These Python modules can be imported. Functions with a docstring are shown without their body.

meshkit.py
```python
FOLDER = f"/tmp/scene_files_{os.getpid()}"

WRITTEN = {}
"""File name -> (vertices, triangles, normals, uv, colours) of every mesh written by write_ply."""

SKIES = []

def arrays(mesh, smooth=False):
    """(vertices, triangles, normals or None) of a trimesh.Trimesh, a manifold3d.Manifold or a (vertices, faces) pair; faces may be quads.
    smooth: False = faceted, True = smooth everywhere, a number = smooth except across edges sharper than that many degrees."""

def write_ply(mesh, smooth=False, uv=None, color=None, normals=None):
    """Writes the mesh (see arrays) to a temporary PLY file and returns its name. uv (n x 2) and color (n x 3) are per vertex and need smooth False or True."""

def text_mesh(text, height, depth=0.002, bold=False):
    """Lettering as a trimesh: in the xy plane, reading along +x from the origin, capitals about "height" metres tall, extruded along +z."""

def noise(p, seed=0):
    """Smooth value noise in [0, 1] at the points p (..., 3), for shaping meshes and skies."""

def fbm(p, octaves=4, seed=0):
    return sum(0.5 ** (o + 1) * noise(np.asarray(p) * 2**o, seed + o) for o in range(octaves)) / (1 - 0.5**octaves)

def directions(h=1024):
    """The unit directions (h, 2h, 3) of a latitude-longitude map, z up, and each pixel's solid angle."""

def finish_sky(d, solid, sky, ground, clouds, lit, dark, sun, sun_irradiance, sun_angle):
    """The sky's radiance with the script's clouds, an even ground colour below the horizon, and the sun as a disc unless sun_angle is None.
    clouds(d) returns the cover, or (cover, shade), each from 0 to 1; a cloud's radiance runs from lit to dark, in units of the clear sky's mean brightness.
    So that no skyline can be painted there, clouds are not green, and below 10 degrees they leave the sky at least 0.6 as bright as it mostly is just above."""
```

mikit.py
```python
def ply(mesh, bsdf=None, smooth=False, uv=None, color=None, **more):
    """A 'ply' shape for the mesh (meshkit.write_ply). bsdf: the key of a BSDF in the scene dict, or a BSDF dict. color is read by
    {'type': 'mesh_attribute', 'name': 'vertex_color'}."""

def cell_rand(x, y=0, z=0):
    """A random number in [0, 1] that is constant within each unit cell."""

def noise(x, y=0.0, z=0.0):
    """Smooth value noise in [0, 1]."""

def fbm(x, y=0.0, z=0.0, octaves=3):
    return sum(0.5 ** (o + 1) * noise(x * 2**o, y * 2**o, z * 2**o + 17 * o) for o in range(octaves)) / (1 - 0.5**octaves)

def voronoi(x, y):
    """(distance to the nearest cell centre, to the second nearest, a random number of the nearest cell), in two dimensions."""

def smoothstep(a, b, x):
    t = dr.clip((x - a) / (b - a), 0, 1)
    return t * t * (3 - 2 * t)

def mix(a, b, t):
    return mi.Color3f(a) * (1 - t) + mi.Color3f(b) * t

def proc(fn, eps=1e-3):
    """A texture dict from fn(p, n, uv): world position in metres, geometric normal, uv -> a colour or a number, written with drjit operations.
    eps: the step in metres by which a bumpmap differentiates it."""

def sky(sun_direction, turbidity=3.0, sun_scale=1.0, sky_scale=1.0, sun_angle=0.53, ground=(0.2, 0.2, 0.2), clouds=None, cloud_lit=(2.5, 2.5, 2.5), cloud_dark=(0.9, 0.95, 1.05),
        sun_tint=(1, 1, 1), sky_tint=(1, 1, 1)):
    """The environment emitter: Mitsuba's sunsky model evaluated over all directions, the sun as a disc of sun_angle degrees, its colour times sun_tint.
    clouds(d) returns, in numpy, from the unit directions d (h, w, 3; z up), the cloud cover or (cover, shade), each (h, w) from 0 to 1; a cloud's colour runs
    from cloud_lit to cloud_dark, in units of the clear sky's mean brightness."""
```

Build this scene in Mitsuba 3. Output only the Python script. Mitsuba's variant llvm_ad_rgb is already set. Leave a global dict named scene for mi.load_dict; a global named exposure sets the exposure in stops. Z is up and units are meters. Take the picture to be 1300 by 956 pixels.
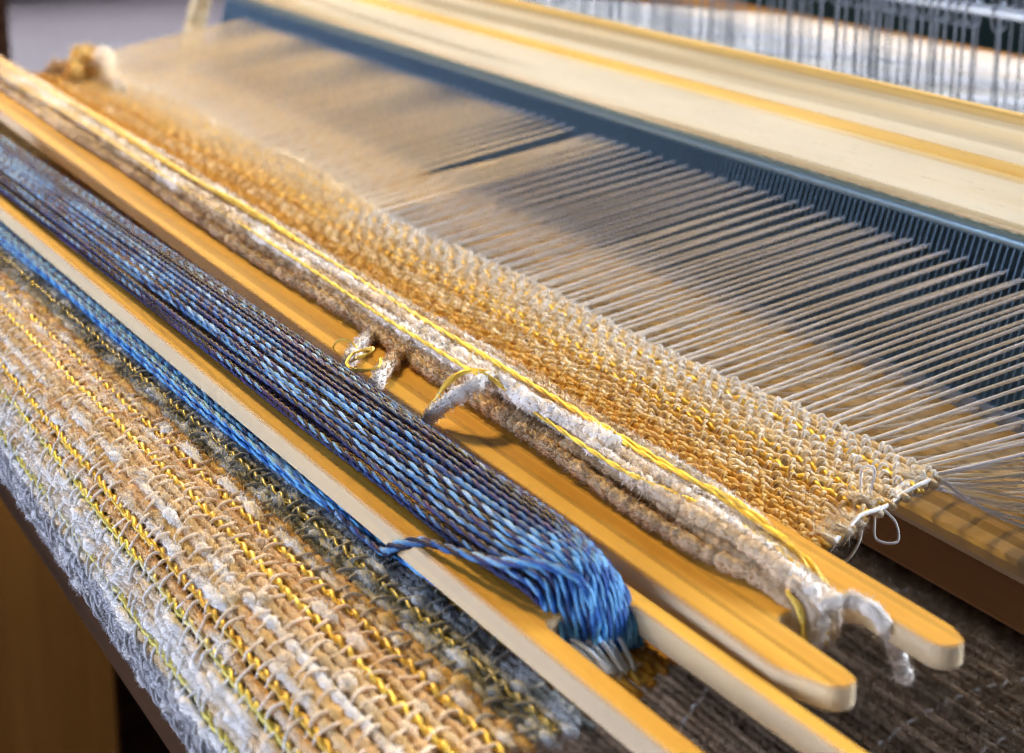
import math, numpy as np, trimesh, mitsuba as mi, drjit as dr, mikit, meshkit
from shapely.geometry import Polygon, LineString, box as sbox
from mikit import proc, noise, fbm, smoothstep, mix
T = mi.ScalarTransform4f
rng = np.random.default_rng(11)
scene, labels = {}, {}

# ---------------------------------------------------------------- camera, light, exposure
pitch, yaw, EYE = math.radians(17.166), math.radians(25.984), np.array([0, 0, 0.225])
FWD = np.array([-math.cos(yaw) * math.cos(pitch), math.sin(yaw) * math.cos(pitch), -math.sin(pitch)])
scene['camera'] = {'type': 'thinlens', 'fov': 2 * math.degrees(math.atan(650 / 2470)), 'fov_axis': 'x', 'aperture_radius': 0.0021, 'focus_distance': 0.655,
                   'near_clip': 0.02, 'far_clip': 60.0, 'to_world': T().look_at(origin=EYE.tolist(), target=(EYE + FWD).tolist(), up=[0, 0, 1])}
exposure = 0.22
scene['ambient'] = {'type': 'constant', 'radiance': {'type': 'rgb', 'value': [0.04, 0.038, 0.04]}}
# cool daylight: a long low window behind the weaver and another in the wall behind the loom; warm light: a lamp hanging above the far end
scene['window'] = {'type': 'rectangle', 'to_world': T().translate([-1.2, -2.3, 0.5]).rotate([1, 0, 0], -90).scale([2.1, 0.5, 1]),
                   'emitter': {'type': 'area', 'radiance': {'type': 'rgb', 'value': [4.4, 5.2, 7.2]}}, 'bsdf': {'type': 'diffuse'}}
scene['window_001'] = {'type': 'rectangle', 'to_world': T().translate([-0.3, 3.2, 1.6]).rotate([1, 0, 0], 90).scale([1.2, 0.65, 1]),
                       'emitter': {'type': 'area', 'radiance': {'type': 'rgb', 'value': [21.5, 24.0, 29.0]}}, 'bsdf': {'type': 'diffuse'}}
scene['window_002'] = {'type': 'rectangle', 'to_world': T().translate([-9.5, 2.0, 1.6]).rotate([0, 1, 0], 90).scale([0.9, 2.2, 1]),
                       'emitter': {'type': 'area', 'radiance': {'type': 'rgb', 'value': [9.0, 9.0, 10.0]}}, 'bsdf': {'type': 'diffuse'}}  # added unseen emitter, there to brighten the far floor
scene['ceiling_lamp'] = {'type': 'rectangle', 'to_world': T().look_at(origin=[-4.3, 0.75, 2.7], target=[-0.8, 0.3, 0], up=[0, 0, 1]).scale([0.24, 0.24, 1]),
                         'emitter': {'type': 'area', 'radiance': {'type': 'rgb', 'value': [285.0, 180.0, 38.0]}}, 'bsdf': {'type': 'diffuse'}}
labels['window'] = {'label': 'tall daylight window in the wall behind the weaver', 'category': 'window', 'kind': 'structure'}
labels['window_001'] = {'label': 'wide daylight window in the wall behind the loom', 'category': 'window', 'kind': 'structure'}
labels['window_002'] = {'label': 'added unseen light panel that brightens the far floor of the room', 'category': 'window', 'kind': 'structure'}
labels['ceiling_lamp'] = {'label': 'warm square lamp hanging above the back of the loom', 'category': 'lamp', 'kind': 'structure'}

# ---------------------------------------------------------------- materials
def rgb(c): return {'type': 'rgb', 'value': list(c)}
VC = {'type': 'mesh_attribute', 'name': 'vertex_color'}
def two(b): return {'type': 'twosided', 'bsdf': b}
def grain(a, b, fx, fr, c=None):
    def fn(p, n, uv):
        w = noise(p.x * 1.7, p.y * 9, p.z * 9) * 0.012
        v = noise(p.x * fx, (p.y + w) * fr, (p.z * 0.6 + w) * fr)
        s = noise(p.x * fx * 6, (p.y + w) * fr * 5, p.z * fr * 5)
        t = smoothstep(0.35, 0.8, v) * 0.75 + s * 0.25
        col = mix(a, b, t)
        late = smoothstep(0.52, 0.66, noise(p.x * fx * 0.8 + 31, (p.y + w) * fr * 1.6, (p.z * 0.5 + w) * fr * 1.6))
        col = mix(col, mi.Color3f(b) * 0.66, late * 0.75)
        fleck = smoothstep(0.80, 0.9, noise(p.x * 130, p.y * 2200, p.z * 2200))
        col = mix(col, mi.Color3f(b) * 0.5, fleck * 0.25)
        col = col * (0.86 + 0.24 * fbm(p.x * 9, p.y * 60, p.z * 60))
        if c is not None:
            col = mix(col, c, smoothstep(0.55, 0.8, noise(p.x * 5, p.y * 40 + 7, p.z * 40)) * 0.5)
        return col
    return fn
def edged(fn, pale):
    # cool window light painted in: upright sides mixed to a pale tone by normal
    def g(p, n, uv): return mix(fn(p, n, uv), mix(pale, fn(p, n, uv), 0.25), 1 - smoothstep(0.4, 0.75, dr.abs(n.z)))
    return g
def wood(key, fn, rough=0.45, spec=0.4):
    scene[key] = two({'type': 'principled', 'base_color': proc(fn), 'roughness': rough, 'specular': spec})
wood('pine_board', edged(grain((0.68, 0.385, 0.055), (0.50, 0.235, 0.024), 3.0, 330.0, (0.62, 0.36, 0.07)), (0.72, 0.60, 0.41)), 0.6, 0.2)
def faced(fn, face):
    # orange of the warm lamp put into the colour of upward faces and ledges
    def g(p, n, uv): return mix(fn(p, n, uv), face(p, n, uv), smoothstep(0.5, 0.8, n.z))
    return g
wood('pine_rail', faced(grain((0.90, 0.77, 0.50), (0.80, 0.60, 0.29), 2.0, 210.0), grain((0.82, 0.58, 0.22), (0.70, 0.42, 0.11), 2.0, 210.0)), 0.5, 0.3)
wood('pine_race', grain((0.56, 0.42, 0.25), (0.44, 0.30, 0.15), 2.0, 210.0), 0.6, 0.15)
wood('amber_wood', lambda p, n, uv: mix((0.36, 0.15, 0.026), (0.21, 0.078, 0.012), fbm(p.y * 70 + 0.3 * noise(p.z * 5), p.z * 2.5)), 0.6, 0.15)
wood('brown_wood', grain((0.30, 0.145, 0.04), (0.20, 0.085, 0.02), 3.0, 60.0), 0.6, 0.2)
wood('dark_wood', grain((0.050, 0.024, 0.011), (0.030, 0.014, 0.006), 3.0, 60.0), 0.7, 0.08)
scene['cotton'] = two({'type': 'principled', 'base_color': VC, 'roughness': 0.75, 'specular': 0.25, 'sheen': 0.3})
scene['chenille'] = two({'type': 'principled', 'base_color': VC, 'roughness': 0.8, 'specular': 0.2, 'sheen': 0.6})
scene['shiny_cotton'] = two({'type': 'principled', 'base_color': VC, 'roughness': 0.5, 'specular': 0.22})
scene['gold_lurex'] = two({'type': 'principled', 'base_color': VC, 'roughness': 0.4, 'metallic': 0.3, 'specular': 0.6})
scene['reed_steel'] = two({'type': 'principled', 'base_color': rgb((0.12, 0.185, 0.24)), 'roughness': 0.35, 'metallic': 0.85})
scene['steel'] = two({'type': 'principled', 'base_color': rgb((0.28, 0.42, 0.52)), 'roughness': 0.3, 'metallic': 0.85})
scene['bright_steel'] = two({'type': 'principled', 'base_color': rgb((0.86, 0.90, 0.95)), 'roughness': 0.4, 'metallic': 0.5})
scene['dark_steel'] = two({'type': 'principled', 'base_color': rgb((0.20, 0.22, 0.25)), 'roughness': 0.45, 'metallic': 0.6})
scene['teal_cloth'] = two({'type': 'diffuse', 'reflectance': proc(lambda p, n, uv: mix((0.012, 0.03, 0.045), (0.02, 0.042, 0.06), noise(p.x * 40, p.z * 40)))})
scene['floor_mat'] = two({'type': 'principled', 'base_color': proc(lambda p, n, uv: mix((0.22, 0.19, 0.205), (0.27, 0.24, 0.255), fbm(p.x * 2.5, p.y * 2.5))), 'roughness': 0.6})

# ---------------------------------------------------------------- mesh helpers
def tube(P, r, sides=6, jit=None, up=None, flat=1.0):
    """Vertices, triangles of a tube round the polyline P; r a number or per point; jit per vertex factor (n, sides)."""
    P = np.asarray(P, float); n = len(P)
    t = np.gradient(P, axis=0); t /= np.linalg.norm(t, axis=1, keepdims=True) + 1e-12
    ref = np.asarray(up, float) if up is not None else np.array([0.03, 0.05, 1.0]) if abs(t[:, 2]).mean() < 0.8 else np.array([1.0, 0.1, 0.0])
    a = np.cross(t, ref)
    bad = np.linalg.norm(a, axis=1) < 0.2
    if bad.any(): a[bad] = np.cross(t[bad], [0.3, 0.9, 0.1])
    a /= np.linalg.norm(a, axis=1, keepdims=True); b = np.cross(t, a)
    ang = np.arange(sides) * 2 * np.pi / sides
    R = np.broadcast_to(np.asarray(r, float).reshape(-1, 1), (n, 1)) * (np.ones((n, sides)) if jit is None else jit)
    v = P[:, None] + R[..., None] * (np.cos(ang)[None, :, None] * a[:, None] + flat * np.sin(ang)[None, :, None] * b[:, None])
    i, j = np.meshgrid(np.arange(n - 1), np.arange(sides), indexing='ij')
    q = np.stack([i * sides + j, i * sides + (j + 1) % sides, (i + 1) * sides + (j + 1) % sides, (i + 1) * sides + j], -1).reshape(-1, 4)
    f = np.vstack([q[:, [0, 2, 1]], q[:, [0, 3, 2]]])
    v = v.reshape(-1, 3)
    caps = [[0, k, k + 1] for k in range(1, sides - 1)] + [[(n - 1) * sides, (n - 1) * sides + k + 1, (n - 1) * sides + k] for k in range(1, sides - 1)]
    return v, np.vstack([f, caps]), (t, a, b)
class MB:
    def __init__(s): s.v, s.f, s.c, s.n = [], [], [], 0
    def add(s, v, f, c):
        s.v.append(v); s.f.append(np.asarray(f) + s.n); s.c.append(np.broadcast_to(np.asarray(c, float), (len(v), 3))); s.n += len(v)
    def ply(s, bsdf, smooth=True):
        return mikit.ply((np.vstack(s.v), np.vstack(s.f)), bsdf, smooth=smooth, color=np.clip(np.vstack(s.c), 0, 1))
def put(key, shape):
    k, i = key, 0
    while k in scene: i += 1; k = f'{key}_{i:03d}'
    scene[k] = shape
    return k
def thing(key, label, cat, group=None):
    k, i = key, 0
    while k in labels: i += 1; k = f'{key}_{i:03d}'
    labels[k] = {'label': label, 'category': cat}
    if group: labels[k]['group'] = group
    return k
def structure(key, mesh, bsdf, smooth=False):
    scene[key] = mikit.ply(mesh, bsdf, smooth=smooth); labels[key] = {'kind': 'structure'}
def rbox(x0, x1, y0, y1, z0, z1, b=0.0015):
    """A box with chamfered edges."""
    pts = [(x, y, z) for x in (x0, x1) for y in (y0, y1) for z in (z0, z1)]
    c = np.array([(x0 + x1) / 2, (y0 + y1) / 2, (z0 + z1) / 2]); out = []
    for p in pts:
        s = np.sign(np.array(p) - c)
        for k in range(3):
            q = np.array(p) - s * b; q[k] = p[k]; out.append(q)
    return trimesh.convex.convex_hull(np.array(out))
def extrude_x(poly, x0, x1):
    """A polygon of (y, z) points extruded along x."""
    m = trimesh.creation.extrude_polygon(Polygon(poly), x1 - x0, engine='earcut')
    v = np.array(m.vertices)
    m.vertices = np.stack([v[:, 2] + x0, v[:, 0], v[:, 1]], 1)
    return m
def spline(K, n):
    """Catmull-Rom through the knots K."""
    K = np.asarray(K, float); K = np.vstack([2 * K[0] - K[1], K, 2 * K[-1] - K[-2]])
    u = np.linspace(0, len(K) - 3 - 1e-9, n); i = u.astype(int); t = (u - i)[:, None]
    a, b, c, d = K[i], K[i + 1], K[i + 2], K[i + 3]
    return 0.5 * (2 * b + (c - a) * t + (2 * a - 5 * b + 4 * c - d) * t**2 + (3 * b - a - 3 * c + d) * t**3)
def arc_sample(P, step):
    d = np.r_[0, np.cumsum(np.linalg.norm(np.diff(P, axis=0), axis=1))]
    s = np.linspace(0, d[-1], max(3, int(d[-1] / step) + 1))
    return np.stack([np.interp(s, d, P[:, k]) for k in range(3)], 1), s
def graded(x0, x1, near, far):
    """x positions from x0 (near the camera) down to x1, spaced 'near' at first and growing to 'far'."""
    xs, x = [x0], x0
    while x > x1:
        t = np.clip((-x - 0.45) / 0.7, 0, 1); x -= near + (far - near) * t; xs.append(max(x, x1))
    return np.array(xs)
def nz(p, seed=0): return meshkit.noise(np.atleast_2d(p), seed)
def mixc(a, b, t): t = np.asarray(t)[:, None]; return np.asarray(a) * (1 - t) + np.asarray(b) * t
def fibres(mb, P, frame, r, col, per_m, length, seed, width=0.00026, zmin=None):
    """Short pile standing out of a tube: thin triangles. col per point of P."""
    g = np.random.default_rng(seed)
    seg = np.linalg.norm(np.diff(P, axis=0), axis=1); d = np.r_[0, np.cumsum(seg)]
    dens = np.clip(1.15 - (-P[:, 0] - 0.45) / 0.75, 0.12, 1.0)
    w = np.interp((d[1:] + d[:-1]) / 2, d, dens) * seg
    n = int(per_m * w.sum())
    if n < 1: return
    k = g.choice(len(seg), n, p=w / w.sum()); u = g.random(n)
    s = d[k] + u * seg[k]
    at = P[k] * (1 - u[:, None]) + P[k + 1] * u[:, None]
    t, a, b = (x[k] for x in frame)
    ang = g.random(n) * 2 * np.pi
    rad = np.cos(ang)[:, None] * a + np.sin(ang)[:, None] * b
    rr = np.broadcast_to(r, (len(P),))[k][:, None]
    tip = at + rad * rr + (rad + 0.7 * g.normal(size=(n, 3))) * (length * (0.35 + 0.65 * g.random((n, 1))))
    side = np.cross(rad, t) * 0.5 + t * g.normal(size=(n, 1)) * 0.6
    side /= np.linalg.norm(side, axis=1, keepdims=True) + 1e-9
    wd = width * (0.6 + 1.2 * np.clip((-at[:, :1] - 0.4) / 0.6, 0, 2))
    base = at + rad * rr * 0.85
    v = np.stack([base - side * wd, base + side * wd, tip], 1).reshape(-1, 3)
    c = np.asarray(col)[k] * (0.82 + 0.36 * g.random((n, 1)))
    mb.add(v, np.arange(3 * n).reshape(-1, 3), np.repeat(c, 3, 0))

# ---------------------------------------------------------------- the cloth: its path, seen along the warp
ZC = 0.0
FELL, PITCH = 0.392, 0.0036
BY, BR = 0.166, 0.030                       # where the cloth turns over the breast beam, and the radius of the turn
FLAT = FELL - BY; ARC = BR * math.radians(168)
def cloth_at(s):
    """(y, z, ny, nz) of the cloth's middle surface at the arc length s from the fell towards the weaver."""
    s = np.asarray(s, float)
    th = np.clip((s - FLAT) / BR, 0, math.radians(168))
    y = np.where(s < FLAT, FELL - s, BY - BR * np.sin(th)); z = np.where(s < FLAT, ZC, ZC - BR + BR * np.cos(th))
    ny, nzv = -np.sin(th), np.cos(th)
    ex = np.maximum(s - FLAT - ARC, 0)
    y = y + ex * 0.978; z = z - ex * 0.208
    return y, z, ny, nzv
def selvedge(s):
    """x of the near edge of the cloth."""
    return np.interp(s, [0, 0.03, 0.064, 0.19, 0.3, 0.5], [-0.489, -0.476, -0.458, -0.385, -0.365, -0.36])
def farselv(s): return np.interp(s, [0, 0.02, 0.04, 0.1, 0.5], [-1.622, -1.585, -1.55, -1.525, -1.53])
SK = [0.5 * PITCH]                            # distance of each pick from the fell: close beaten at the fell, more open further down
while SK[-1] < FLAT + ARC + 0.035: SK.append(SK[-1] + np.interp(SK[-1], [0.0, 0.17, 0.19], [PITCH, PITCH, 0.0032]))
SK = np.array(SK); NPICK = len(SK)

# colours of the picks: (base, second colour, share of the second, gold?) by distance from the fell
CREAM, WHITE, TAN, OCHRE, GREY, OLIVE, BEIGE, PEACH = (0.66, 0.55, 0.38), (0.72, 0.70, 0.66), (0.52, 0.36, 0.18), (0.50, 0.26, 0.03), (0.50, 0.54, 0.57), (0.135, 0.14, 0.12), (0.62, 0.46, 0.25), (0.64, 0.42, 0.20)
GOLD = (0.80, 0.55, 0.08)
def pick_style(k):
    s = SK[k]
    y = FELL - s
    if k == 3: return 'gold', GOLD, CREAM, 0.3
    if s < 0.020: return 'chenille', (0.56, 0.43, 0.25), CREAM, 0.35
    if s < 0.036: return ('chenille', (0.62, 0.45, 0.22), CREAM, 0.4) if k % 4 else ('gold', GOLD, OCHRE, 0.5)
    if s < 0.19:
        if 0.044 < s < 0.054: return 'chenille', CREAM, TAN, 0.5
        return ('gold', GOLD, OCHRE, 0.6) if k % 9 == 1 else ('chenille', OCHRE, (0.56, 0.33, 0.07), 0.45)
    if s < 0.2105: return ('chenille', OLIVE, GREY, 0.5) if k % 4 else ('gold', (0.26, 0.23, 0.07), OLIVE, 0.5)
    if s < FLAT + 0.026:
        m = k % 9
        return [('chenille', BEIGE, PEACH, 0.4), ('gold', GOLD, OCHRE, 0.25), ('chenille', PEACH, BEIGE, 0.5), ('chenille', (0.56, 0.38, 0.16), BEIGE, 0.4), ('chenille', WHITE, BEIGE, 0.35), ('chenille', PEACH, (0.60, 0.40, 0.14), 0.5),
                ('chenille', BEIGE, WHITE, 0.5), ('gold', GOLD, OCHRE, 0.6), ('chenille', PEACH, WHITE, 0.35)][m]
    if s < FLAT + 0.044: return ('gold', (0.66, 0.56, 0.12), WHITE, 0.25) if k % 4 == 0 else ('chenille', WHITE, BEIGE, 0.4)
    return ('chenille', (0.37, 0.37, 0.39), (0.22, 0.215, 0.215), 0.5)

def skewed(s, x):
    """The picks near the breast beam do not lie quite square to the warp."""
    return s - np.clip(0.030 * (np.asarray(x) + 0.62), -0.012, 0.008) * np.interp(s, [0.12, 0.175, 0.215, 0.255], [0, 1, 1, 0])
cloth = thing('woven_cloth', 'handwoven gold, beige and grey chenille cloth with its white warp stretched to the reed', 'cloth')
ENDS = 261
def fell_dy(x): return 0.004 * np.sin(x * 9.0) + 0.003 * np.sin(x * 23 + 1)          # the fell is not quite straight
for k in range(NPICK):
    kind, c1, c2, share = pick_style(k)
    s = float(SK[k])
    y, z, ny, nv = (float(q) for q in cloth_at(s))
    hidden = 0.206 < y < 0.300 and s < FLAT
    xs = graded(selvedge(s) + (0.004 if k % 2 else 0.0015), farselv(s), 0.0018 if not hidden else 0.004, 0.006)
    par = xs / 0.00867 * 2 * np.pi + (np.pi if k % 2 else 0)
    und = -0.0003 * np.cos(par)
    seed = 100 + k
    ya, za, nya, nva = cloth_at(skewed(np.full(len(xs), s), xs)); nya, nva = nya, nva
    p1 = np.stack([xs * 260, xs * 0 + k * 3.1, xs * 0], 1); p2 = np.stack([xs * 60, xs * 0 + k * 5.3, xs * 0], 1)
    n1, n2 = nz(p1, 1), nz(p2, 2)
    fall = np.clip(1 - s / 0.05, 0, 1)
    yy = ya + fell_dy(xs) * fall + 0.0006 * (n2 - 0.5) * 2
    P = np.stack([xs, yy + nya * und, za + nva * und], 1)
    t = np.clip((n2 - (1 - share) + 0.18) / 0.36, 0, 1)
    col = mixc(c1, c2, t) * (0.86 + 0.28 * n1[:, None])
    mb = MB()
    if kind == 'chenille':
        puff = np.clip((nz(np.stack([xs * 130, xs * 0 + k * 7.7, xs * 0], 1), 3) - 0.62) * 3.2, 0, 1) * (1 if y < 0.2 else 1.7 * np.clip((-xs - 0.7) / 0.5, 0, 1) if k < 3 else 0.35)
        r = (0.0015 if y > 0.2 else 0.0017) * (0.8 + 0.35 * n1) + puff * 0.0007
        P[:, 1] += nya * puff * 0.0010; P[:, 2] += nva * puff * 0.0010
        col = mixc(col, np.array(WHITE) if s > FLAT - 0.01 or y > 0.3 else np.array(c2), puff * 0.6) if True else col
        jit = 0.85 + 0.3 * np.random.default_rng(seed).random((len(xs), 6))
        v, f, fr = tube(P, r, 6, jit, (0, ny, nv), 0.95 if y > 0.33 and s < FLAT else 0.8); mb.add(v, f, np.repeat(col, 6, 0))
        if not hidden and s > 0.016: fibres(mb, P, fr, r, col, 9000 if y > 0.33 and s < FLAT else 15000, 0.0011 if s < FLAT + 0.04 else 0.0006, seed, 0.00022)
        scene_key = put(cloth + '__weft_yarn', mb.ply('chenille'))
    elif kind == 'gold':
        for q in (0, 1):
            ph = xs / 0.015 * 2 * np.pi + q * np.pi
            Q = P + np.stack([0 * xs, 0.00075 * np.cos(ph), 0.00075 * np.sin(ph) + 0.0005], 1)
            v, f, _ = tube(Q, 0.00085, 5); mb.add(v, f, np.repeat(mixc(c1, c2, t * 0.6) * (0.9 + 0.2 * n1[:, None]), 5, 0))
        scene_key = put(cloth + '__weft_yarn', mb.ply('gold_lurex'))
    else:
        v, f, _ = tube(P, 0.0016, 6); mb.add(v, f, np.repeat(col, 6, 0))
        scene_key = put(cloth + '__weft_yarn', mb.ply('cotton'))

# the warp: through the cloth, the open shed, the reed and the heddles to the back beam
UP = np.array([0, 0.287, 0.958]); FN = np.array([0, -0.958, 0.287]); RB = np.array([0, 0.529, 0.0])     # the reed leans back
BACK = np.array([1.10, -0.002])
def reed_point(a, b=0.0): return RB + UP * a + FN * b
# below the fell each shed holds one pick; towards the breast beam a chenille and a metallic pick share a shed
PHI = np.cumsum(np.where(SK < 0.186, np.pi, np.pi / 2)) - np.pi
WCOL_S = [0, 0.018, 0.03, 0.05, 0.10, 0.185, 0.200, 0.209, 0.214, FLAT + 0.016, FLAT + 0.028, FLAT + 0.05, 0.5]
WCOL = np.array([(0.87, 0.86, 0.83), (0.87, 0.84, 0.77), (0.82, 0.70, 0.48), (0.70, 0.45, 0.13), (0.66, 0.41, 0.10), (0.30, 0.28, 0.22), (0.34, 0.32, 0.26), (0.46, 0.42, 0.34), (0.94, 0.70, 0.42), (0.94, 0.80, 0.60), (0.90, 0.89, 0.86), (0.45, 0.45, 0.46), (0.36, 0.36, 0.36)])  # ochre and peach stretches put warm lamplight into the white cotton
for j in range(ENDS):
    x0 = -0.4905 - 0.0043333 * j
    near = x0 > -0.95
    per = 6 if x0 > -0.75 else (4 if near else 2)
    kk = np.arange(-0.5, NPICK - 1, 1 / per)
    ss = np.interp(kk, np.r_[-0.5, np.arange(NPICK)], np.r_[0, skewed(SK, x0)])
    amp = np.interp(ss, [0, 0.018, 0.03, 0.05, 0.18, 0.19], [0.0025, 0.0024, 0.0020, 0.0016, 0.0015, 0.00075]) * (0.85 + 0.3 * rng.random()) * np.clip(ss / 0.002, 0.3, 1)
    ph = np.interp(kk, np.r_[-0.5, np.arange(NPICK)], np.r_[-np.pi / 2, PHI]) + np.pi * (0, (j // 3) % 2, 1)[j % 3]
    y, z, ny, nv = cloth_at(ss)
    w = np.sign(np.cos(ph)) * np.abs(np.cos(ph))**np.where(ss < 0.185, 0.75, 0.5) * amp * (1 + np.where(ss < 0.185, 0.25, 0.7) * (rng.random(NPICK + 2)[np.round(kk).astype(int) + 1] - 0.5)) + np.where(ss < 0.185, 0.0002, 0.00085)
    # the near edge of the cloth runs out sideways towards the weaver
    e = np.clip(1 - j / 90.0, 0, 1)**1.5
    xx = x0 + (selvedge(ss) - selvedge(0)) * e + (farselv(ss) - farselv(0)) * np.clip((-x0 - 1.2) / 0.42, 0, 1)**2 + 0.0007 * np.sin(kk * 1.9 + j * 2.7) + 0.0006 * np.sin(ss * 300 + j)
    yy = y + fell_dy(x0) * np.clip(1 - ss / 0.05, 0, 1)
    C = np.stack([xx, yy + ny * w, z + nv * w], 1)[::-1]
    up = j % 3 != 1
    fan = 0.045 * np.clip(1 - j / 15.0, 0, 1)**1.3
    xr = -0.4905 - 0.013 * (j // 3) - 0.0034 - 0.0019 * ((j % 3) / 2) + fan       # two ends of a shed share a dent of the reed
    drop = up and (j // 3) in (39,)                        # a few ends of the upper shed hang low and leave a gap
    a_r = (0.0205 if drop else 0.0268 if up else -0.0300) + 0.0005 * math.sin(j * 2.3)
    R0 = reed_point(a_r); yh = 0.70 if up else 0.765
    K = [C[-1], [x0 * 0.55 + xr * 0.45, 0.392 + 0.45 * (R0[1] - 0.392), 0.45 * R0[2]], [xr, R0[1], R0[2]], [xr, yh, R0[2] * 1.75], [x0, BACK[0], BACK[1]]]
    n = 14 if near else 8
    if up: S0 = np.linspace(K[0], K[2], n)[1:-1]; S0[:, 2] += 0.0003 * np.sin(np.linspace(0, np.pi, n - 2))
    else:                                                              # sinks steeply to lie on the race board
        m = x0 * 0.6 + xr * 0.4
        S0 = spline([K[0], (x0 * 0.8 + xr * 0.2, 0.418, -0.0150), (m, 0.448, -0.0275), (x0 * 0.2 + xr * 0.8, 0.480, -0.0302), K[2]], n)[1:-1]
    S1 = np.vstack([S0, np.linspace(K[2], K[3], 4)[:-1], np.linspace(K[3], K[4], 4)])
    P = np.vstack([C, S1])
    tan = j % 3 == 2 or (j % 3 == 1 and j > 40)
    base = np.array((0.80, 0.75, 0.66)) if tan else np.array((0.90, 0.89, 0.88))
    cs = np.stack([np.interp(ss, WCOL_S, WCOL[:, q]) for q in range(3)], 1)[::-1]
    cs = cs * np.where(ss[::-1, None] > 0.19, 1.0, 0.6 + 0.4 * base / 0.86)
    tint = 0.93 + 0.12 * rng.random()
    col = np.vstack([cs, np.tile(base, (len(S1), 1))]) * tint
    sides = 6 if x0 > -0.8 else (5 if near else 3)
    v, f, _ = tube(P, np.r_[np.interp(ss, [0, 0.03, 0.05, 0.185, 0.19], [0.00078, 0.00082, 0.00074, 0.00072, 0.00062])[::-1], np.full(len(S1), 0.00068)], sides)
    mb = MB(); mb.add(v, f, np.repeat(col, sides, 0))
    put(cloth + '__warp_thread', mb.ply('cotton'))
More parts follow.
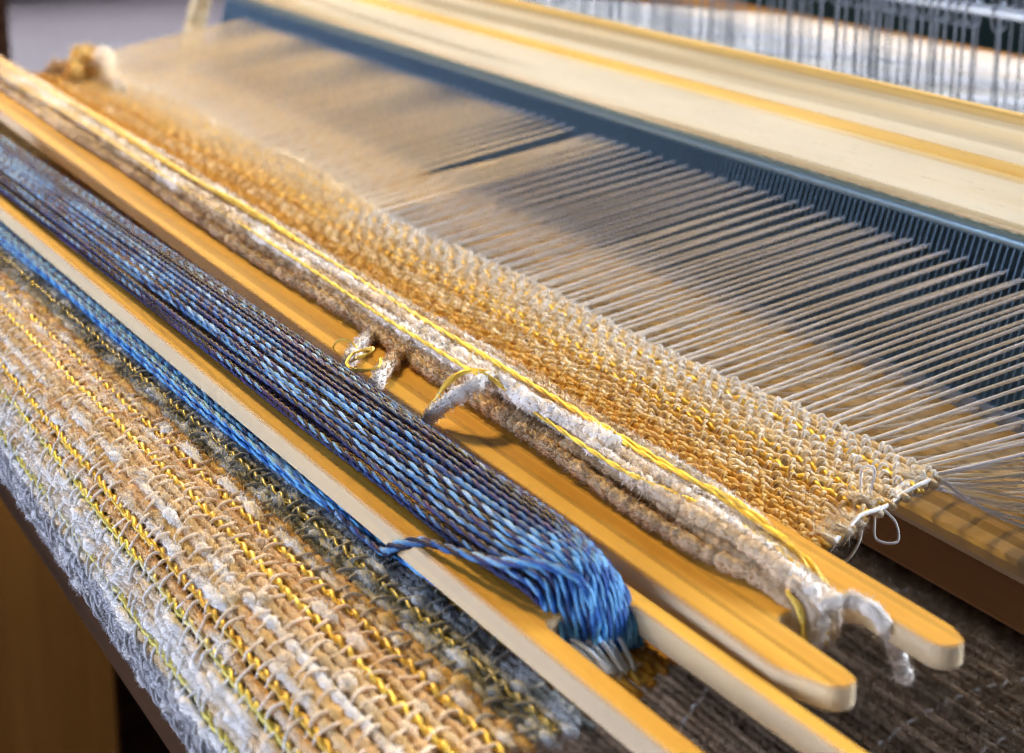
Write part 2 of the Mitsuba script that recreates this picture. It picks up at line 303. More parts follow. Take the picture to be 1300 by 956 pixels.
# outermost ends, bunched at the corner of the fell and fanning out as they sink towards the reed
for i in range(10):
    t = i / 9.0
    K = [(-0.4800 - 0.001 * (i % 3), 0.372, 0.0005), (-0.4885 - 0.0012 * (i % 4), 0.3895, 0.0008 - 0.0003 * i), (-0.4985 - 0.001 * i * (i % 2), 0.420, -0.0035 - 0.0125 * t + 0.0012 * math.sin(i * 2.4)),
         (-0.5065 + 0.0003 * i, 0.4500, -0.0075 - 0.0200 * t + 0.0008 * math.sin(i * 5.1)), (-0.5150 + 0.0008 * i, 0.480, -0.0125 - 0.0175 * t), (-0.517 + 0.004 * i, 0.5185, -0.0160 - 0.0140 * t), (-0.517 + 0.004 * i, 0.60, -0.010 - 0.012 * t)]
    mb = MB(); v, f, _ = tube(spline(K, 60), 0.00062, 6); mb.add(v, f, np.array((0.92, 0.92, 0.91)) * (0.95 + 0.05 * (i % 2)))
    put(cloth + '__warp_thread', mb.ply('cotton'))
# the selvedge: the doubled outer end with stray loops of thread
mb = MB()
def yarn(mb, K, r, col, n=40, sides=6):
    v, f, fr = tube(spline(K, n), r, sides); mb.add(v, f, col)
    return fr
for dx, dz in ((0.0, 0.0),):
    S = np.linspace(0.0, 0.06, 8); yv = cloth_at(S)[0]
    K = [[selvedge(s) + 0.003 + dx + 0.0009 * math.sin(i * 2.1), yy, 0.001 + dz + 0.001 * math.sin(i * 1.7)] for i, (s, yy) in enumerate(zip(S, yv))]
    yarn(mb, K, 0.0008, (0.86, 0.85, 0.83))
yarn(mb, [(-0.474, 0.362, 0.001), (-0.470, 0.366, -0.004), (-0.466, 0.364, -0.009), (-0.469, 0.358, -0.008), (-0.473, 0.360, -0.002)], 0.00045, (0.85, 0.84, 0.82))
yarn(mb, [(-0.472, 0.354, 0.002), (-0.468, 0.351, -0.006), (-0.467, 0.346, -0.012), (-0.47, 0.343, -0.014)], 0.0005, (0.80, 0.76, 0.66))
yarn(mb, [(-0.481, 0.360, 0.002), (-0.484, 0.362, 0.010), (-0.480, 0.364, 0.011), (-0.479, 0.362, 0.003)], 0.0006, (0.86, 0.85, 0.83))
yarn(mb, [(-0.494, 0.388, 0.001), (-0.488, 0.390, 0.003), (-0.486, 0.388, -0.003), (-0.49, 0.386, -0.003), (-0.494, 0.388, 0.002)], 0.0010, (0.84, 0.80, 0.70))
for i, (x, y, z) in enumerate(((-0.462, 0.338, 0.001), (-0.478, 0.358, 0.002), (-0.490, 0.387, 0.001), (-0.460, 0.331, 0.0), (-0.468, 0.347, 0.0))):
    Q = spline([(x - 0.004, y - 0.002, z), (x, y, z + 0.001), (x + 0.003, y + 0.003, z - 0.001)], 8); c = np.tile((0.80, 0.74, 0.62), (8, 1))
    v, f, fr = tube(Q, 0.0012, 6); mb.add(v, f, c[0]); fibres(mb, Q, fr, 0.0012, c, 50000, 0.0032, 950 + i, 0.00014)
put(cloth + '__selvedge_cord', mb.ply('cotton'))
# bunched chenille loops at the far selvedge
mb = MB()
for i, (r, c, K) in enumerate(((0.0062, (0.74, 0.50, 0.16), [(-1.484, 0.354, 0.002), (-1.505, 0.359, 0.012), (-1.512, 0.366, 0.0185), (-1.523, 0.374, 0.012), (-1.495, 0.371, 0.001)]),
                              (0.0052, (0.84, 0.76, 0.60), [(-1.497, 0.374, 0.002), (-1.501, 0.3755, 0.012), (-1.494, 0.3777, 0.0195), (-1.482, 0.379, 0.013), (-1.455, 0.374, 0.006), (-1.43, 0.372, 0.003)]),
                              (0.0045, TAN, [(-1.53, 0.346, 0.001), (-1.545, 0.352, 0.004), (-1.52, 0.358, 0.002)]))):
    Q = spline(K, 30); n2 = nz(np.stack([np.arange(30) * 0.9, np.full(30, i * 3.3), np.zeros(30)], 1), 4); cc = np.array(c) * (0.75 + 0.5 * n2[:, None])
    v, f, fr = tube(Q, r * (0.8 + 0.4 * n2), 8); mb.add(v, f, np.repeat(cc, 8, 0)); fibres(mb, Q, fr, r, cc, 60000, 0.0035, 900 + i, 0.0005)
put(cloth + '__selvedge_loop', mb.ply('chenille'))

# ---------------------------------------------------------------- stick shuttles
def shuttle(label, x_near, x_far, y0, y1, z0, z1, skew, rail0, rail1, depth, tip0, tip1, rnd):
    """A flat stick with a deep U notch at each end. rail0, rail1: widths of the two prongs; depth: length of the notch; tip: how the outer corners are cut."""
    def ends(xe, sgn):
        ym0, ym1 = y0 + rail0, y1 - rail1
        r = (ym1 - ym0) / 2; xb = xe - sgn * depth
        arc = [(xb + sgn * (0 + r * (1 - math.sin(a)) * 0.4), (ym0 + ym1) / 2 + r * math.cos(a)) for a in np.linspace(0, math.pi, 15)]
        # outer corner, tip and flared inner edge of the upper prong, round the notch, then the lower prong
        up = [(xe - sgn * 0.030, y1), (xe - sgn * 0.010, y1 - tip1 * 0.55), (xe - sgn * 0.002, y1 - tip1), (xe - sgn * 0.001, ym1 + 0.006), (xe - sgn * 0.006, ym1 + 0.0025), (xe - sgn * 0.022, ym1 + 0.0006)]
        lo = [(xe - sgn * 0.022, ym0 - 0.0006), (xe - sgn * 0.006, ym0 - 0.0025), (xe - sgn * 0.001, ym0 - 0.006), (xe - sgn * 0.002, y0 + tip0), (xe - sgn * 0.010, y0 + tip0 * 0.55), (xe - sgn * 0.030, y0)]
        return up + arc + lo
    poly = Polygon(ends(x_near, 1) + ends(x_far, -1)[::-1]).buffer(-rnd, quad_segs=12).buffer(rnd, quad_segs=12)
    if poly.geom_type != 'Polygon': poly = max(poly.geoms, key=lambda g: g.area)
    parts = []
    for inset, za, zb in ((0.0, z0 + 0.0006, z1 - 0.0007), (0.00015, z0 + 0.0004, z1 - 0.0004), (0.0004, z0 + 0.0002, z1 - 0.00015), (0.0008, z0, z1)):
        g = poly.buffer(-inset) if inset else poly
        m = trimesh.creation.extrude_polygon(g, zb - za, engine='earcut'); m.apply_translation([0, 0, za]); parts.append(m)
    m = trimesh.util.concatenate(parts)
    v = np.array(m.vertices); v[:, 1] += skew * (v[:, 0] + 0.335); m.vertices = v
    k = thing('stick_shuttle', label, 'shuttle', 'stick shuttles lying on the cloth')
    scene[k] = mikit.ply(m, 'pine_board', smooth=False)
    return k
# shuttle A (chenille) and shuttle B (blue cotton)
AY0, AY1, AZ0, AZ1, ASK = 0.2475, 0.3025, 0.0095, 0.0165, -0.006
BY0, BY1, BZ0, BZ1, BSK = 0.2050, 0.2455, 0.0060, 0.0140, 0.019
shuttle('wide pine stick shuttle wound with beige chenille, lying nearest the reed', -0.3325, -1.53, AY0, AY1, AZ0, AZ1, ASK, 0.0165, 0.0125, 0.057, 0.0145, 0.0105, 0.0052)
shuttle('pine stick shuttle wound with blue yarn, lying nearest the breast beam', -0.285, -1.20, BY0, BY1, BZ0, BZ1, BSK, 0.0080, 0.0060, 0.133, 0.007, 0.005, 0.0024)

# ---------------------------------------------------------------- blue yarn on shuttle B
blue = thing('wound_yarn', 'blue, navy and purple marled cotton yarn wound lengthwise on the shuttle nearest the breast beam', 'yarn', 'yarn wound on the shuttles')
PAL_L = np.array([(0.32, 0.52, 0.72), (0.05, 0.21, 0.50), (0.02, 0.07, 0.24), (0.11, 0.33, 0.62), (0.012, 0.022, 0.085), (0.045, 0.025, 0.095), (0.17, 0.40, 0.66)])
PAL_D = np.array([(0.010, 0.012, 0.035), (0.016, 0.032, 0.12), (0.05, 0.025, 0.10), (0.026, 0.018, 0.024), (0.012, 0.016, 0.05)])
PAL_B = np.array([(0.12, 0.10, 0.11), (0.06, 0.04, 0.07), (0.12, 0.22, 0.42), (0.06, 0.035, 0.14), (0.15, 0.14, 0.16)])
def pal(P, n):
    u = np.clip(n, 0, 0.9999) * (len(P) - 1); i = u.astype(int); t = (u - i)[:, None]; t = t * t * (3 - 2 * t)
    return P[i] * (1 - t) + P[i + 1] * t
def ply2(mb, path, r, seed, dark=0.0, pitch=0.0072, sides=5, deep=False, bright=0.0):
    """Two plies twisted round each other along the path, dyed in changing colours."""
    P, s = arc_sample(np.asarray(path), 0.0011)
    keep = [0]
    for i in range(1, len(P)):                                     # coarser far from the camera
        if s[i] - s[keep[-1]] >= 0.0009 + 0.0018 * np.clip((-P[i, 0] - 0.5) / 0.5, 0, 1) or i == len(P) - 1: keep.append(i)
    P, s = P[keep], s[keep]
    t = np.gradient(P, axis=0); t /= np.linalg.norm(t, axis=1, keepdims=True)
    a = np.cross(t, [0.1, 0.3, 1.0]); a /= np.linalg.norm(a, axis=1, keepdims=True) + 1e-9; b = np.cross(t, a)
    g = np.random.default_rng(seed); o = g.random() * 50; lead = g.random()
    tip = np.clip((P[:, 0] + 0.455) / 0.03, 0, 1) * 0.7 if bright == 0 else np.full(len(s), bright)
    phw = 2 * np.pi * s / pitch + g.random() * 6
    for q in (0, 1):
        ph = phw + q * np.pi
        Q = P + 0.36 * r * (np.cos(ph)[:, None] * a + np.sin(ph)[:, None] * b)
        na = np.clip((nz(np.stack([s * 22 + o, s * 0 + seed + q * 9.1, s * 0], 1), 5) - 0.5) * 1.6 + 0.5, 0, 1)
        if q == 0: c = pal(PAL_L, na); c = mixc(c, pal(PAL_B, na), np.clip(dark + 1.2 * (nz(np.stack([s * 9 + o, s * 0 + 3.3, s * 0], 1), 6) - 0.6), 0, 1))
        else: c = pal(PAL_D, na)
        if not deep and bright == 0 and 0.3 < lead < 0.55: c = mixc(c, pal(PAL_D, na) * 1.3, np.full(len(s), 0.75))
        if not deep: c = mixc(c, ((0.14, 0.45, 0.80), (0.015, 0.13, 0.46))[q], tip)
        if deep: c = pal(PAL_D, na) * (1.0 if q else 1.4)  # lower layer kept dark, painting the shade in the gaps above it
        elif q and lead > 0.72: c = mixc(c, pal(PAL_L[1:], na) * 0.7, np.full(len(s), 0.75))
        v, f, fr = tube(Q, 0.7 * r, sides); mb.add(v, f, np.repeat(c, sides, 0))
        if not deep: fibres(mb, Q, fr, 0.7 * r, c, 900, 0.0022, seed + q, 0.00007)
def byy(x): return BSK * (x + 0.330)
NB, NL = 31, 16
g = np.random.default_rng(5)
XN = -0.398                                                           # bottom of the near notch
for i in range(NB):
    lay = i >= NL
    u = (i + 0.5) / NL if not lay else (i - NL + 0.5) / (NB - NL)
    hump = math.sin(math.pi * np.clip(u, 0, 1))
    th = math.pi * (1 - u)                                             # the upper layer lies on an arch over the lower one
    yb = 0.2125 + 0.0315 * u if not lay else 0.2290 - 0.0168 * math.cos(math.pi * (0.06 + 0.88 * u))
    zb = BZ1 + 0.0011 + (0.0048 * hump if not lay else 0.0002 + 0.0100 * hump**0.55)
    ye = 0.2285 + (u - 0.5) * 0.0250
    kn = [(-1.185, yb + byy(-1.185), zb)]
    for x in (-1.0, -0.85, -0.72, -0.6, -0.53):
        kn.append((x, yb + byy(x) + g.normal() * 0.0005, zb + abs(g.normal()) * 0.0004))
    back = 0.004 * u
    bend = 0.004 * hump if lay else -0.003
    kn += [(-0.478 + back * 0.5, (yb * 0.93 + ye * 0.07) + byy(-0.475), zb + 0.0004), (-0.452 + back * 0.8, (yb * 0.75 + ye * 0.25) + byy(-0.447), zb + 0.0006),
           (XN - 0.032 + back + bend, ye + byy(XN), zb - 0.0004), (XN - 0.024 + back + bend * 1.3, ye + byy(XN), BZ1 + 0.004 * hump - 0.001),
           (XN - 0.018 + back * 0.8 + bend, ye + byy(XN), BZ0 + 0.001), (XN - 0.020 + back * 0.6, ye - 0.001 + byy(XN), 0.0030), (-0.46, ye - 0.006 + byy(-0.46), 0.0042), (-0.53, ye - 0.010 + byy(-0.53), 0.0042)]
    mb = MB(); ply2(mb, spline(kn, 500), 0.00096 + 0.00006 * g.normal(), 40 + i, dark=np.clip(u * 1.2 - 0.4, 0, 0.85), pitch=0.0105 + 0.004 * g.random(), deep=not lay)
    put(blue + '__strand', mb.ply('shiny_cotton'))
for i in range(0, 12, 2):                                                # undyed pale turns that come out of the bottom of the notch
    o = 0.0008 * (i % 4) - 0.0085; kn = [(-0.435, 0.2150 + 0.0016 * i, 0.0035), (-0.414, 0.2160 + 0.0015 * i, 0.0065 + 0.0008 * (i % 3)), (-0.402 + o, 0.2180 + 0.0013 * i, 0.0075 - 0.0010 * (i % 2)), (-0.3955 + o, 0.2220 + 0.0009 * i, 0.0035), (-0.404, 0.227 + 0.0006 * i, 0.000)]
    mb = MB(); v, f, _ = tube(spline(kn, 50), 0.0007, 6); mb.add(v, f, np.array((0.72, 0.75, 0.77)) * (0.7 + 0.3 * (i * 7 % 5) / 4)); put(blue + '__strand', mb.ply('shiny_cotton'))
for i in range(11):                                                   # the windings under the board, seen along its front edge
    g2 = np.random.default_rng(90 + i)
    lowy = lambda x: (lambda a, b: a + (b + 0.001 - a) * i / 10)(np.interp(x, [-1.2, -1.05, -0.96, -0.85, -0.664, -0.564], [0.177, 0.182, 0.1855, 0.189, 0.1925, 0.199]), 0.205 + 0.019 * (x + 0.335))
    kn = [(x, lowy(x) + g2.normal() * 0.0005, 0.0030 + 0.0018 * (i % 2) + abs(g2.normal()) * 0.0003) for x in (-1.18, -1.05, -0.94, -0.85, -0.77, -0.69, -0.62, -0.56)] + \
         [(-0.50, 0.2035 + 0.0010 * i, 0.0038), (-0.45, 0.2085 + 0.0009 * i, 0.0036), (-0.41, 0.2165 + 0.0007 * i, 0.0034)]
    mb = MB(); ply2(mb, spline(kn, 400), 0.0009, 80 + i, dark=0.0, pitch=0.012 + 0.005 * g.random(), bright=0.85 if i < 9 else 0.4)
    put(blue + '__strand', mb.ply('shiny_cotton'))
for q in range(2):                                                    # the end that crosses the front rail onto the winding
    o = q * 0.0026
    kn = [(-0.545, 0.2005, 0.004), (-0.503 + o, 0.2005, 0.0045), (-0.490 + o, 0.2003, 0.0105), (-0.4775 + o, 0.2040, 0.0158), (-0.464 + o, 0.2070, 0.0176), (-0.445 + o, 0.2110, 0.0205), (-0.430 + o, 0.2165, 0.0245), (-0.418 + o, 0.2220, 0.0240), (-0.411, 0.2240, 0.017), (-0.409, 0.2240, 0.008)]
    mb = MB(); ply2(mb, spline(kn, 240), 0.0012, 120 + q, dark=0.0, pitch=0.013)
    put(blue + '__strand', mb.ply('shiny_cotton'))

# ---------------------------------------------------------------- chenille and metallic yarn on shuttle A
chen = thing('wound_yarn', 'fluffy white and beige chenille yarn wound lengthwise on the wide shuttle', 'yarn', 'yarn wound on the shuttles')
gold = thing('metallic_yarn', 'shiny gold metallic yarn twisted among the beige chenille on the wide shuttle', 'yarn')
CW, CBE, CBR = (0.76, 0.71, 0.64), (0.62, 0.47, 0.29), (0.48, 0.35, 0.21)  # CBR: beige chenille in shadow, painted into the low strands
def ayy(x): return ASK * (x + 0.338)
def chenille(parent, path, r, ca, cb, seed, per_m=22000, step=0.0012, freq=26.0, length=0.0011):
    P, s = arc_sample(np.asarray(path), step)
    keep = [0]
    for i in range(1, len(P)):
        if s[i] - s[keep[-1]] >= step * (1 + 2.5 * np.clip((-P[i, 0] - 0.55) / 0.6, 0, 1)) * 0.99 or i == len(P) - 1: keep.append(i)
    P, s = P[keep], s[keep]
    n1 = nz(np.stack([s * freq + seed * 1.7, s * 0 + seed, s * 0], 1), 4); n2 = nz(np.stack([s * 420, s * 0 + seed, s * 0], 1), 7)
    c = mixc(ca, cb, np.clip((n1 - 0.5) * 2.2 + 0.5, 0, 1)) * (0.72 + 0.5 * n2[:, None])
    rr = r * (0.76 + 0.4 * n2)
    jit = 0.82 + 0.36 * np.random.default_rng(seed).random((len(P), 8))
    v, f, fr = tube(P, rr, 8, jit)
    mb = MB(); mb.add(v, f, np.repeat(c, 8, 0)); fibres(mb, P, fr, rr, c, per_m, length, seed, 0.0004)
    return put(parent + '__strand', mb.ply('chenille'))
XA = -0.400
STR = [  # y on the board, z above it, radius, two colours
    (0.2662, 0.0020, 0.0025, CBR, CBE), (0.2705, 0.0035, 0.0025, CBR, CBE), (0.2748, 0.0021, 0.0024, CBE, CBR), (0.2798, 0.0017, 0.0021, CBR, CBE), (0.2842, 0.0016, 0.0019, CBE, CBR), (0.2892, 0.0017, 0.0019, CBE, CW),
    (0.2728, 0.0070, 0.0025, CBE, CW), (0.2776, 0.0064, 0.0028, CW, CBE), (0.2868, 0.0050, 0.0019, CW, CBE), (0.2906, 0.0048, 0.0017, CBE, CW)]
for i, (yb, zo, r, ca, cb) in enumerate(STR):
    gg = np.random.default_rng(200 + i)
    zb = AZ1 + zo; ye = 0.2770 + (yb - 0.278) * 0.40
    kn = [(-1.50, yb + ayy(-1.5), zb)]
    for x in (-1.33, -1.18, -1.04, -0.92, -0.81, -0.71, -0.62, -0.54, -0.47):
        kn.append((x, yb + ayy(x) + gg.normal() * 0.0014, zb + abs(gg.normal()) * 0.0007))
    up = zo > 0.0045
    kn += [(-0.430, yb * 0.8 + ye * 0.2, zb + 0.0008), (XA - 0.006, ye, zb - 0.0002), (XA + 0.008 + (0.004 if up else 0), ye, AZ1 + (0.0020 if up else -0.001)), (XA + 0.011 + (0.003 if up else 0), ye, AZ0 - 0.001), (XA + 0.002, ye, 0.0045), (-0.45, ye, 0.0045)]
    chenille(chen, spline(kn, 420), r, ca, cb, 300 + i)
# the loop that stands over the front rail and the two short wraps further along it
chenille(chen, spline([(-0.500, 0.2790, 0.0262), (-0.534, 0.2745, 0.0268), (-0.5512, 0.2722, 0.0278), (-0.5618, 0.2709, 0.0295), (-0.5655, 0.2682, 0.0310), (-0.563, 0.2612, 0.0308), (-0.5642, 0.2545, 0.0270), (-0.567, 0.2496, 0.0230), (-0.5697, 0.2462, 0.0180), (-0.5724, 0.2462, 0.0120)], 110), 0.0029, CW, CW, 401, freq=60)
for i, kn in enumerate(([(-0.672, 0.267, 0.0185), (-0.6624, 0.2600, 0.0192), (-0.6522, 0.2530, 0.0192), (-0.6445, 0.2475, 0.0185), (-0.6425, 0.2448, 0.0150), (-0.645, 0.2445, 0.009)],
                        [(-0.641, 0.2650, 0.0185), (-0.6313, 0.2580, 0.0193), (-0.6234, 0.2518, 0.0193), (-0.6165, 0.2470, 0.0185), (-0.6150, 0.2446, 0.0150), (-0.618, 0.2442, 0.009)])):
    chenille(chen, spline(kn, 60), 0.0027, CW, CBE if i else CBR, 410 + i, freq=60)
# loose tail that leaves the notch along the back prong
chenille(chen, spline([(-0.3838, 0.276, 0.018), (-0.3826, 0.2788, 0.0195), (-0.3812, 0.2852, 0.0195), (-0.3749, 0.2875, 0.018), (-0.3741, 0.2928, 0.009), (-0.3795, 0.3022, -0.006)], 100), 0.0022, CW, CBE, 420, freq=40)

def metallic(K, r=0.00062, twist=True, n=500, seed=0):
    path, s = arc_sample(spline(K, n), 0.0012)
    mb = MB()
    for q in ((0, 1) if twist else (0,)):
        ph = s / 0.024 * 2 * np.pi + q * np.pi + seed
        Q = path + (0.62 * r * np.stack([0 * s, np.cos(ph), np.sin(ph)], 1) if twist else 0)
        c = np.array(GOLD) * (0.75 + 0.5 * nz(np.stack([s * 300, s * 0 + seed, s * 0], 1), 8))[:, None]
        v, f, _ = tube(Q, r * (0.85 if twist else 1), 5); mb.add(v, f, np.repeat(c, 5, 0))
    put(gold + '__strand', mb.ply('gold_lurex'))
def along(y, zo, amp, seed, x_end=-0.42, tail=()):
    gg = np.random.default_rng(seed)
    return [(x, y + ayy(x) + gg.normal() * amp, AZ1 + zo + gg.normal() * 0.0006) for x in (-1.48, -1.3, -1.15, -1.0, -0.88, -0.77, -0.68, -0.6, -0.54, -0.48) if x < x_end] + list(tail)
metallic(along(0.2705, 0.0095, 0.0009, 1, tail=[(-0.44, 0.2775, 0.0255), (-0.405, 0.2800, 0.0235), (-0.386, 0.279, 0.016), (-0.383, 0.278, 0.008)]), 0.0006, seed=1)
metallic(along(0.2824, 0.0098, 0.0009, 2, tail=[(-0.44, 0.286, 0.0265), (-0.41, 0.2865, 0.0225), (-0.395, 0.2855, 0.0185), (-0.386, 0.282, 0.010)]), 0.0007, seed=2)
metallic(along(0.2836, 0.0094, 0.0010, 3, tail=[(-0.44, 0.2850, 0.0255), (-0.41, 0.2850, 0.0235), (-0.39, 0.283, 0.016)]), 0.00065, seed=3)
metallic([(-0.392, 0.2715, 0.020), (-0.386, 0.2715, 0.0175), (-0.383, 0.2712, 0.010), (-0.384, 0.271, 0.004)], 0.0008, seed=5, n=40)
# the loose loop beside the standing chenille loop, and the curl on the front rail
metallic([(-0.545, 0.2735, 0.0275), (-0.5584, 0.2692, 0.0295), (-0.5638, 0.2645, 0.0335), (-0.5683, 0.2593, 0.0335), (-0.570, 0.2542, 0.0300), (-0.5711, 0.2507, 0.0255), (-0.574, 0.2475, 0.0190), (-0.576, 0.246, 0.012)], 0.0006, seed=6, n=80)
metallic([(-0.552, 0.2742, 0.0275), (-0.563, 0.2705, 0.0315), (-0.5695, 0.2635, 0.0335), (-0.5725, 0.2560, 0.0305), (-0.573, 0.2510, 0.0250)], 0.0006, seed=7, n=60)
metallic([(-0.644, 0.2500, 0.0195), (-0.6345, 0.2470, 0.0225), (-0.628, 0.2490, 0.0260), (-0.6320, 0.2515, 0.0262), (-0.6370, 0.2460, 0.0235), (-0.6310, 0.2412, 0.0215), (-0.6225, 0.2425, 0.0215), (-0.6205, 0.2490, 0.0225), (-0.6270, 0.2530, 0.0235)], 0.00055, seed=8, n=120)
metallic([(-0.6557, 0.2481, 0.0175), (-0.6545, 0.2450, 0.0215), (-0.6514, 0.2466, 0.0250), (-0.6485, 0.2492, 0.0250), (-0.6465, 0.2515, 0.0225)], 0.0004, seed=9, twist=False, n=60)

# ---------------------------------------------------------------- beater with its reed
beat = thing('beater', 'pale pine beater of the loom holding a steel reed that the warp passes through', 'beater')
X0, X1 = -1.735, -0.30
def ab(poly): return [(float(reed_point(a, b)[1]), float(reed_point(a, b)[2])) for b, a in poly]
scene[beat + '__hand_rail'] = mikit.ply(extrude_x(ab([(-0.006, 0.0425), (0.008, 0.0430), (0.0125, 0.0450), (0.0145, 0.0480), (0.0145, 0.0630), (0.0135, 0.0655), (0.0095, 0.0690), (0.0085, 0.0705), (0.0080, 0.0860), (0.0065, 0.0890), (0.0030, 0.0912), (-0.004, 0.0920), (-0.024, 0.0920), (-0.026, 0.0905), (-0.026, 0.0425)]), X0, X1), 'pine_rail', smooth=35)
q = reed_point(0.0395, 0.0015)
reed = beat + '__reed'
v, f, _ = tube([(X0, q[1], q[2]), (X1, q[1], q[2])], 0.0031, 16)
scene[reed] = mikit.ply((v, f), 'steel', smooth=40)
put(reed + '__baulk', mikit.ply(extrude_x(ab([(-0.003, -0.036), (0.004, -0.036), (0.004, -0.0285), (-0.003, -0.0285)]), X0, X1), 'dark_steel'))
dent = rbox(-0.0004, 0.0004, -0.0028, 0.0028, -0.030, 0.038, 0.0002)
M = np.eye(4); M[:3, 1] = -FN; M[:3, 2] = UP; M[:3, 3] = RB
dent.apply_transform(M)
dent_ply = mikit.ply(dent, 'reed_steel')
for i in range(298):
    put(reed + '__dent', {**dent_ply, 'to_world': T().translate([-0.4905 + 0.1 - 0.00108 - 0.0043333 * i, 0, 0])})
scene[beat + '__race_board'] = mikit.ply(extrude_x([(0.4275, -0.0400), (0.4265, -0.0375), (0.4275, -0.0350), (0.430, -0.0338), (0.517, -0.0318), (0.517, -0.0400)], X0, X1), 'pine_race', smooth=30)
scene[beat + '__sley_beam'] = mikit.ply(rbox(X0, X1, 0.4335, 0.535, -0.0640, -0.0405, 0.003), 'brown_wood')
M = np.eye(4); M[:3, 1] = -FN; M[:3, 2] = UP; M[:3, 3] = RB
post = rbox(-1.762, -1.748, -0.008, 0.008, -0.75, 0.105, 0.002); post.apply_transform(M)
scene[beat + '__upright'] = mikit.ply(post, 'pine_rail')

# ---------------------------------------------------------------- heddle shafts
def bar_line(y, z): return y, z
for n, (yh, zb, lab) in enumerate(((0.70, 0.1030, 'steel bar with wire heddles hanging just behind the beater'), (0.765, 0.1060, 'second steel bar with wire heddles, behind the first'))):
    sh = thing('heddle_shaft', lab, 'heddle shaft', 'heddle shafts behind the beater')
    v, f, _ = tube([(-1.8, yh, zb), (-0.2, yh, zb)], 0.0032, 12)
    scene[sh + '__bar'] = mikit.ply((v, f), 'bright_steel', smooth=40)
    gg = np.random.default_rng(60 + n)
    xs = -0.43 - np.cumsum(np.clip(0.0050 + gg.exponential(0.0075, 200), 0.004, 0.03)) - 0.003 * n
    for x in xs[xs > -1.72]:
        mb = MB(); w = 0.0011
        tl = gg.normal() * 0.002
        v, f, _ = tube([(x, yh + 0.001, zb + 0.006), (x + tl * 0.2, yh + 0.0005, 0.07), (x + tl, yh, 0.01), (x + tl, yh, -0.10)], 0.00065, 5); mb.add(v, f, (1, 1, 1))
        v, f, _ = tube(spline([(x, yh - 0.004, zb - 0.009), (x, yh - 0.0052, zb), (x, yh, zb + 0.0055), (x, yh + 0.0052, zb), (x, yh + 0.004, zb - 0.009), (x, yh - 0.004, zb - 0.010)], 14), 0.0007, 5); mb.add(v, f, (1, 1, 1))
        put(sh + '__heddle', mikit.ply((np.vstack(mb.v), np.vstack(mb.f)), 'dark_steel', smooth=True))

# ---------------------------------------------------------------- loom frame
loom = thing('loom_frame', 'dark and brown wooden frame of the floor loom beneath the cloth', 'loom')
v, f, _ = tube([(-1.72, BY, -BR), (-0.28, BY, -BR)], 0.0255, 40)
scene[loom + '__breast_beam'] = mikit.ply((v, f), 'brown_wood', smooth=40)
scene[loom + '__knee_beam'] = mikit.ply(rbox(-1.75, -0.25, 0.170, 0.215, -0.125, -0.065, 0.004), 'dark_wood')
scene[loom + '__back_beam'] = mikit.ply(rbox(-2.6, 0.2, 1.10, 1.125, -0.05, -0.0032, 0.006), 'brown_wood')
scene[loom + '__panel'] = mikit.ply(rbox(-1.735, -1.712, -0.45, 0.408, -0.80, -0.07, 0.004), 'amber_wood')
scene[loom + '__shade_panel_001'] = mikit.ply(rbox(-1.81, -1.79, 0.30, 0.80, -0.80, -0.09, 0.004), 'dark_wood')  # dark board standing in for the shade past the amber panel
scene[loom + '__shade_panel_002'] = mikit.ply(rbox(-1.785, 0.6, 0.780, 0.80, -0.80, -0.10, 0.004), 'dark_wood')  # dark backing put in for the black shade below the sley
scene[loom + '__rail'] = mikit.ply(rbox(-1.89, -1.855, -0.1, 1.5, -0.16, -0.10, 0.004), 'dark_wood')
scene[loom + '__castle_post'] = mikit.ply(rbox(-1.85, -1.815, 0.60, 0.90, -0.80, 1.35, 0.004), 'brown_wood')
scene[loom + '__apron_cloth'] = mikit.ply(rbox(-3.4, 0.5, 1.50, 1.52, -0.80, 0.06, 0.004), 'teal_cloth')

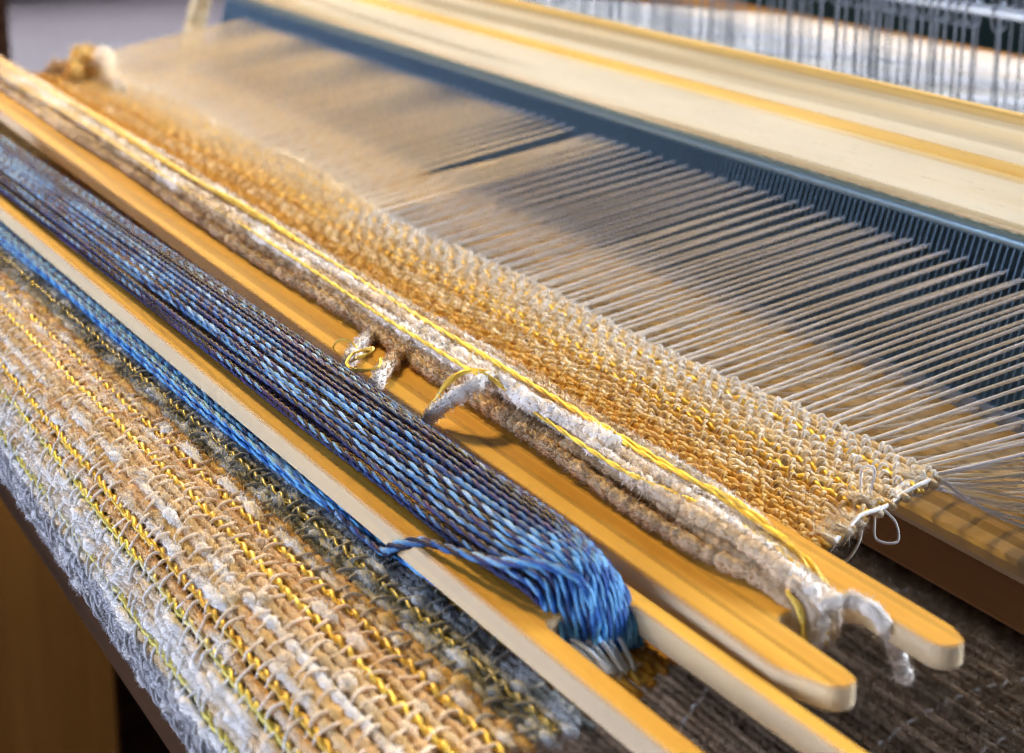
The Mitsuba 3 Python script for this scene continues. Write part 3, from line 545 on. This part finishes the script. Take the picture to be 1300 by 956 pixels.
# the finished cloth wound on the cloth beam under the beater
roll = thing('cloth_roll', 'grey brown fuzzy roll of finished cloth below the beater', 'cloth roll')
RY, RZ, RR = 0.605, -0.34, 0.130
mb = MB(); gg = np.random.default_rng(77)
v, f, _ = tube([(-1.55, RY, RZ), (-0.26, RY, RZ)], RR - 0.002, 48)
scene[roll] = mikit.ply((v, f), 'dark_wood', smooth=40)
for i, a in enumerate(np.arange(0.2, 4.0, 0.034)):
    xs = graded(-0.262, -1.5, 0.004, 0.02)
    n1 = nz(np.stack([xs * 90, xs * 0 + i * 3.7, xs * 0], 1), 9)
    r = 0.0021 * (0.8 + 0.4 * n1); R = RR + 0.0008 * np.sin(xs * 70 + i * 2.1)
    P = np.stack([xs, RY + R * math.cos(a), RZ + R * math.sin(a)], 1)
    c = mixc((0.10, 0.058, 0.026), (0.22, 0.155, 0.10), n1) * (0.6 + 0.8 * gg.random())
    v, f, fr = tube(P, r, 6); mb = MB(); mb.add(v, f, np.repeat(c, 6, 0)); fibres(mb, P, fr, r, c, 4000, 0.0045, 700 + i, 0.0004)
    put(roll + '__weft_yarn', mb.ply('chenille'))
for i in range(60):
    x = -0.27 - 0.011 * i
    mb = MB(); aa = np.linspace(0.2, 4.0, 140)
    R = RR + 0.0012 + 0.0016 * np.sin(aa * 87 + (i % 2) * math.pi)
    P = np.stack([x + 0.002 * np.sin(aa * 5 + i), RY + R * np.cos(aa), RZ + R * np.sin(aa)], 1)
    v, f, _ = tube(P, 0.0009, 4); mb.add(v, f, (0.55, 0.52, 0.48) if gg.random() < 0.3 else (0.12, 0.085, 0.05)); put(roll + '__warp_thread', mb.ply('cotton'))

# ---------------------------------------------------------------- floor and the dark post across the room
structure('floor', rbox(-14, 4, -4, 12, -0.86, -0.80, 0.004), 'floor_mat')
pst = thing('wooden_post', 'dark blurred wooden post standing across the room', 'post')
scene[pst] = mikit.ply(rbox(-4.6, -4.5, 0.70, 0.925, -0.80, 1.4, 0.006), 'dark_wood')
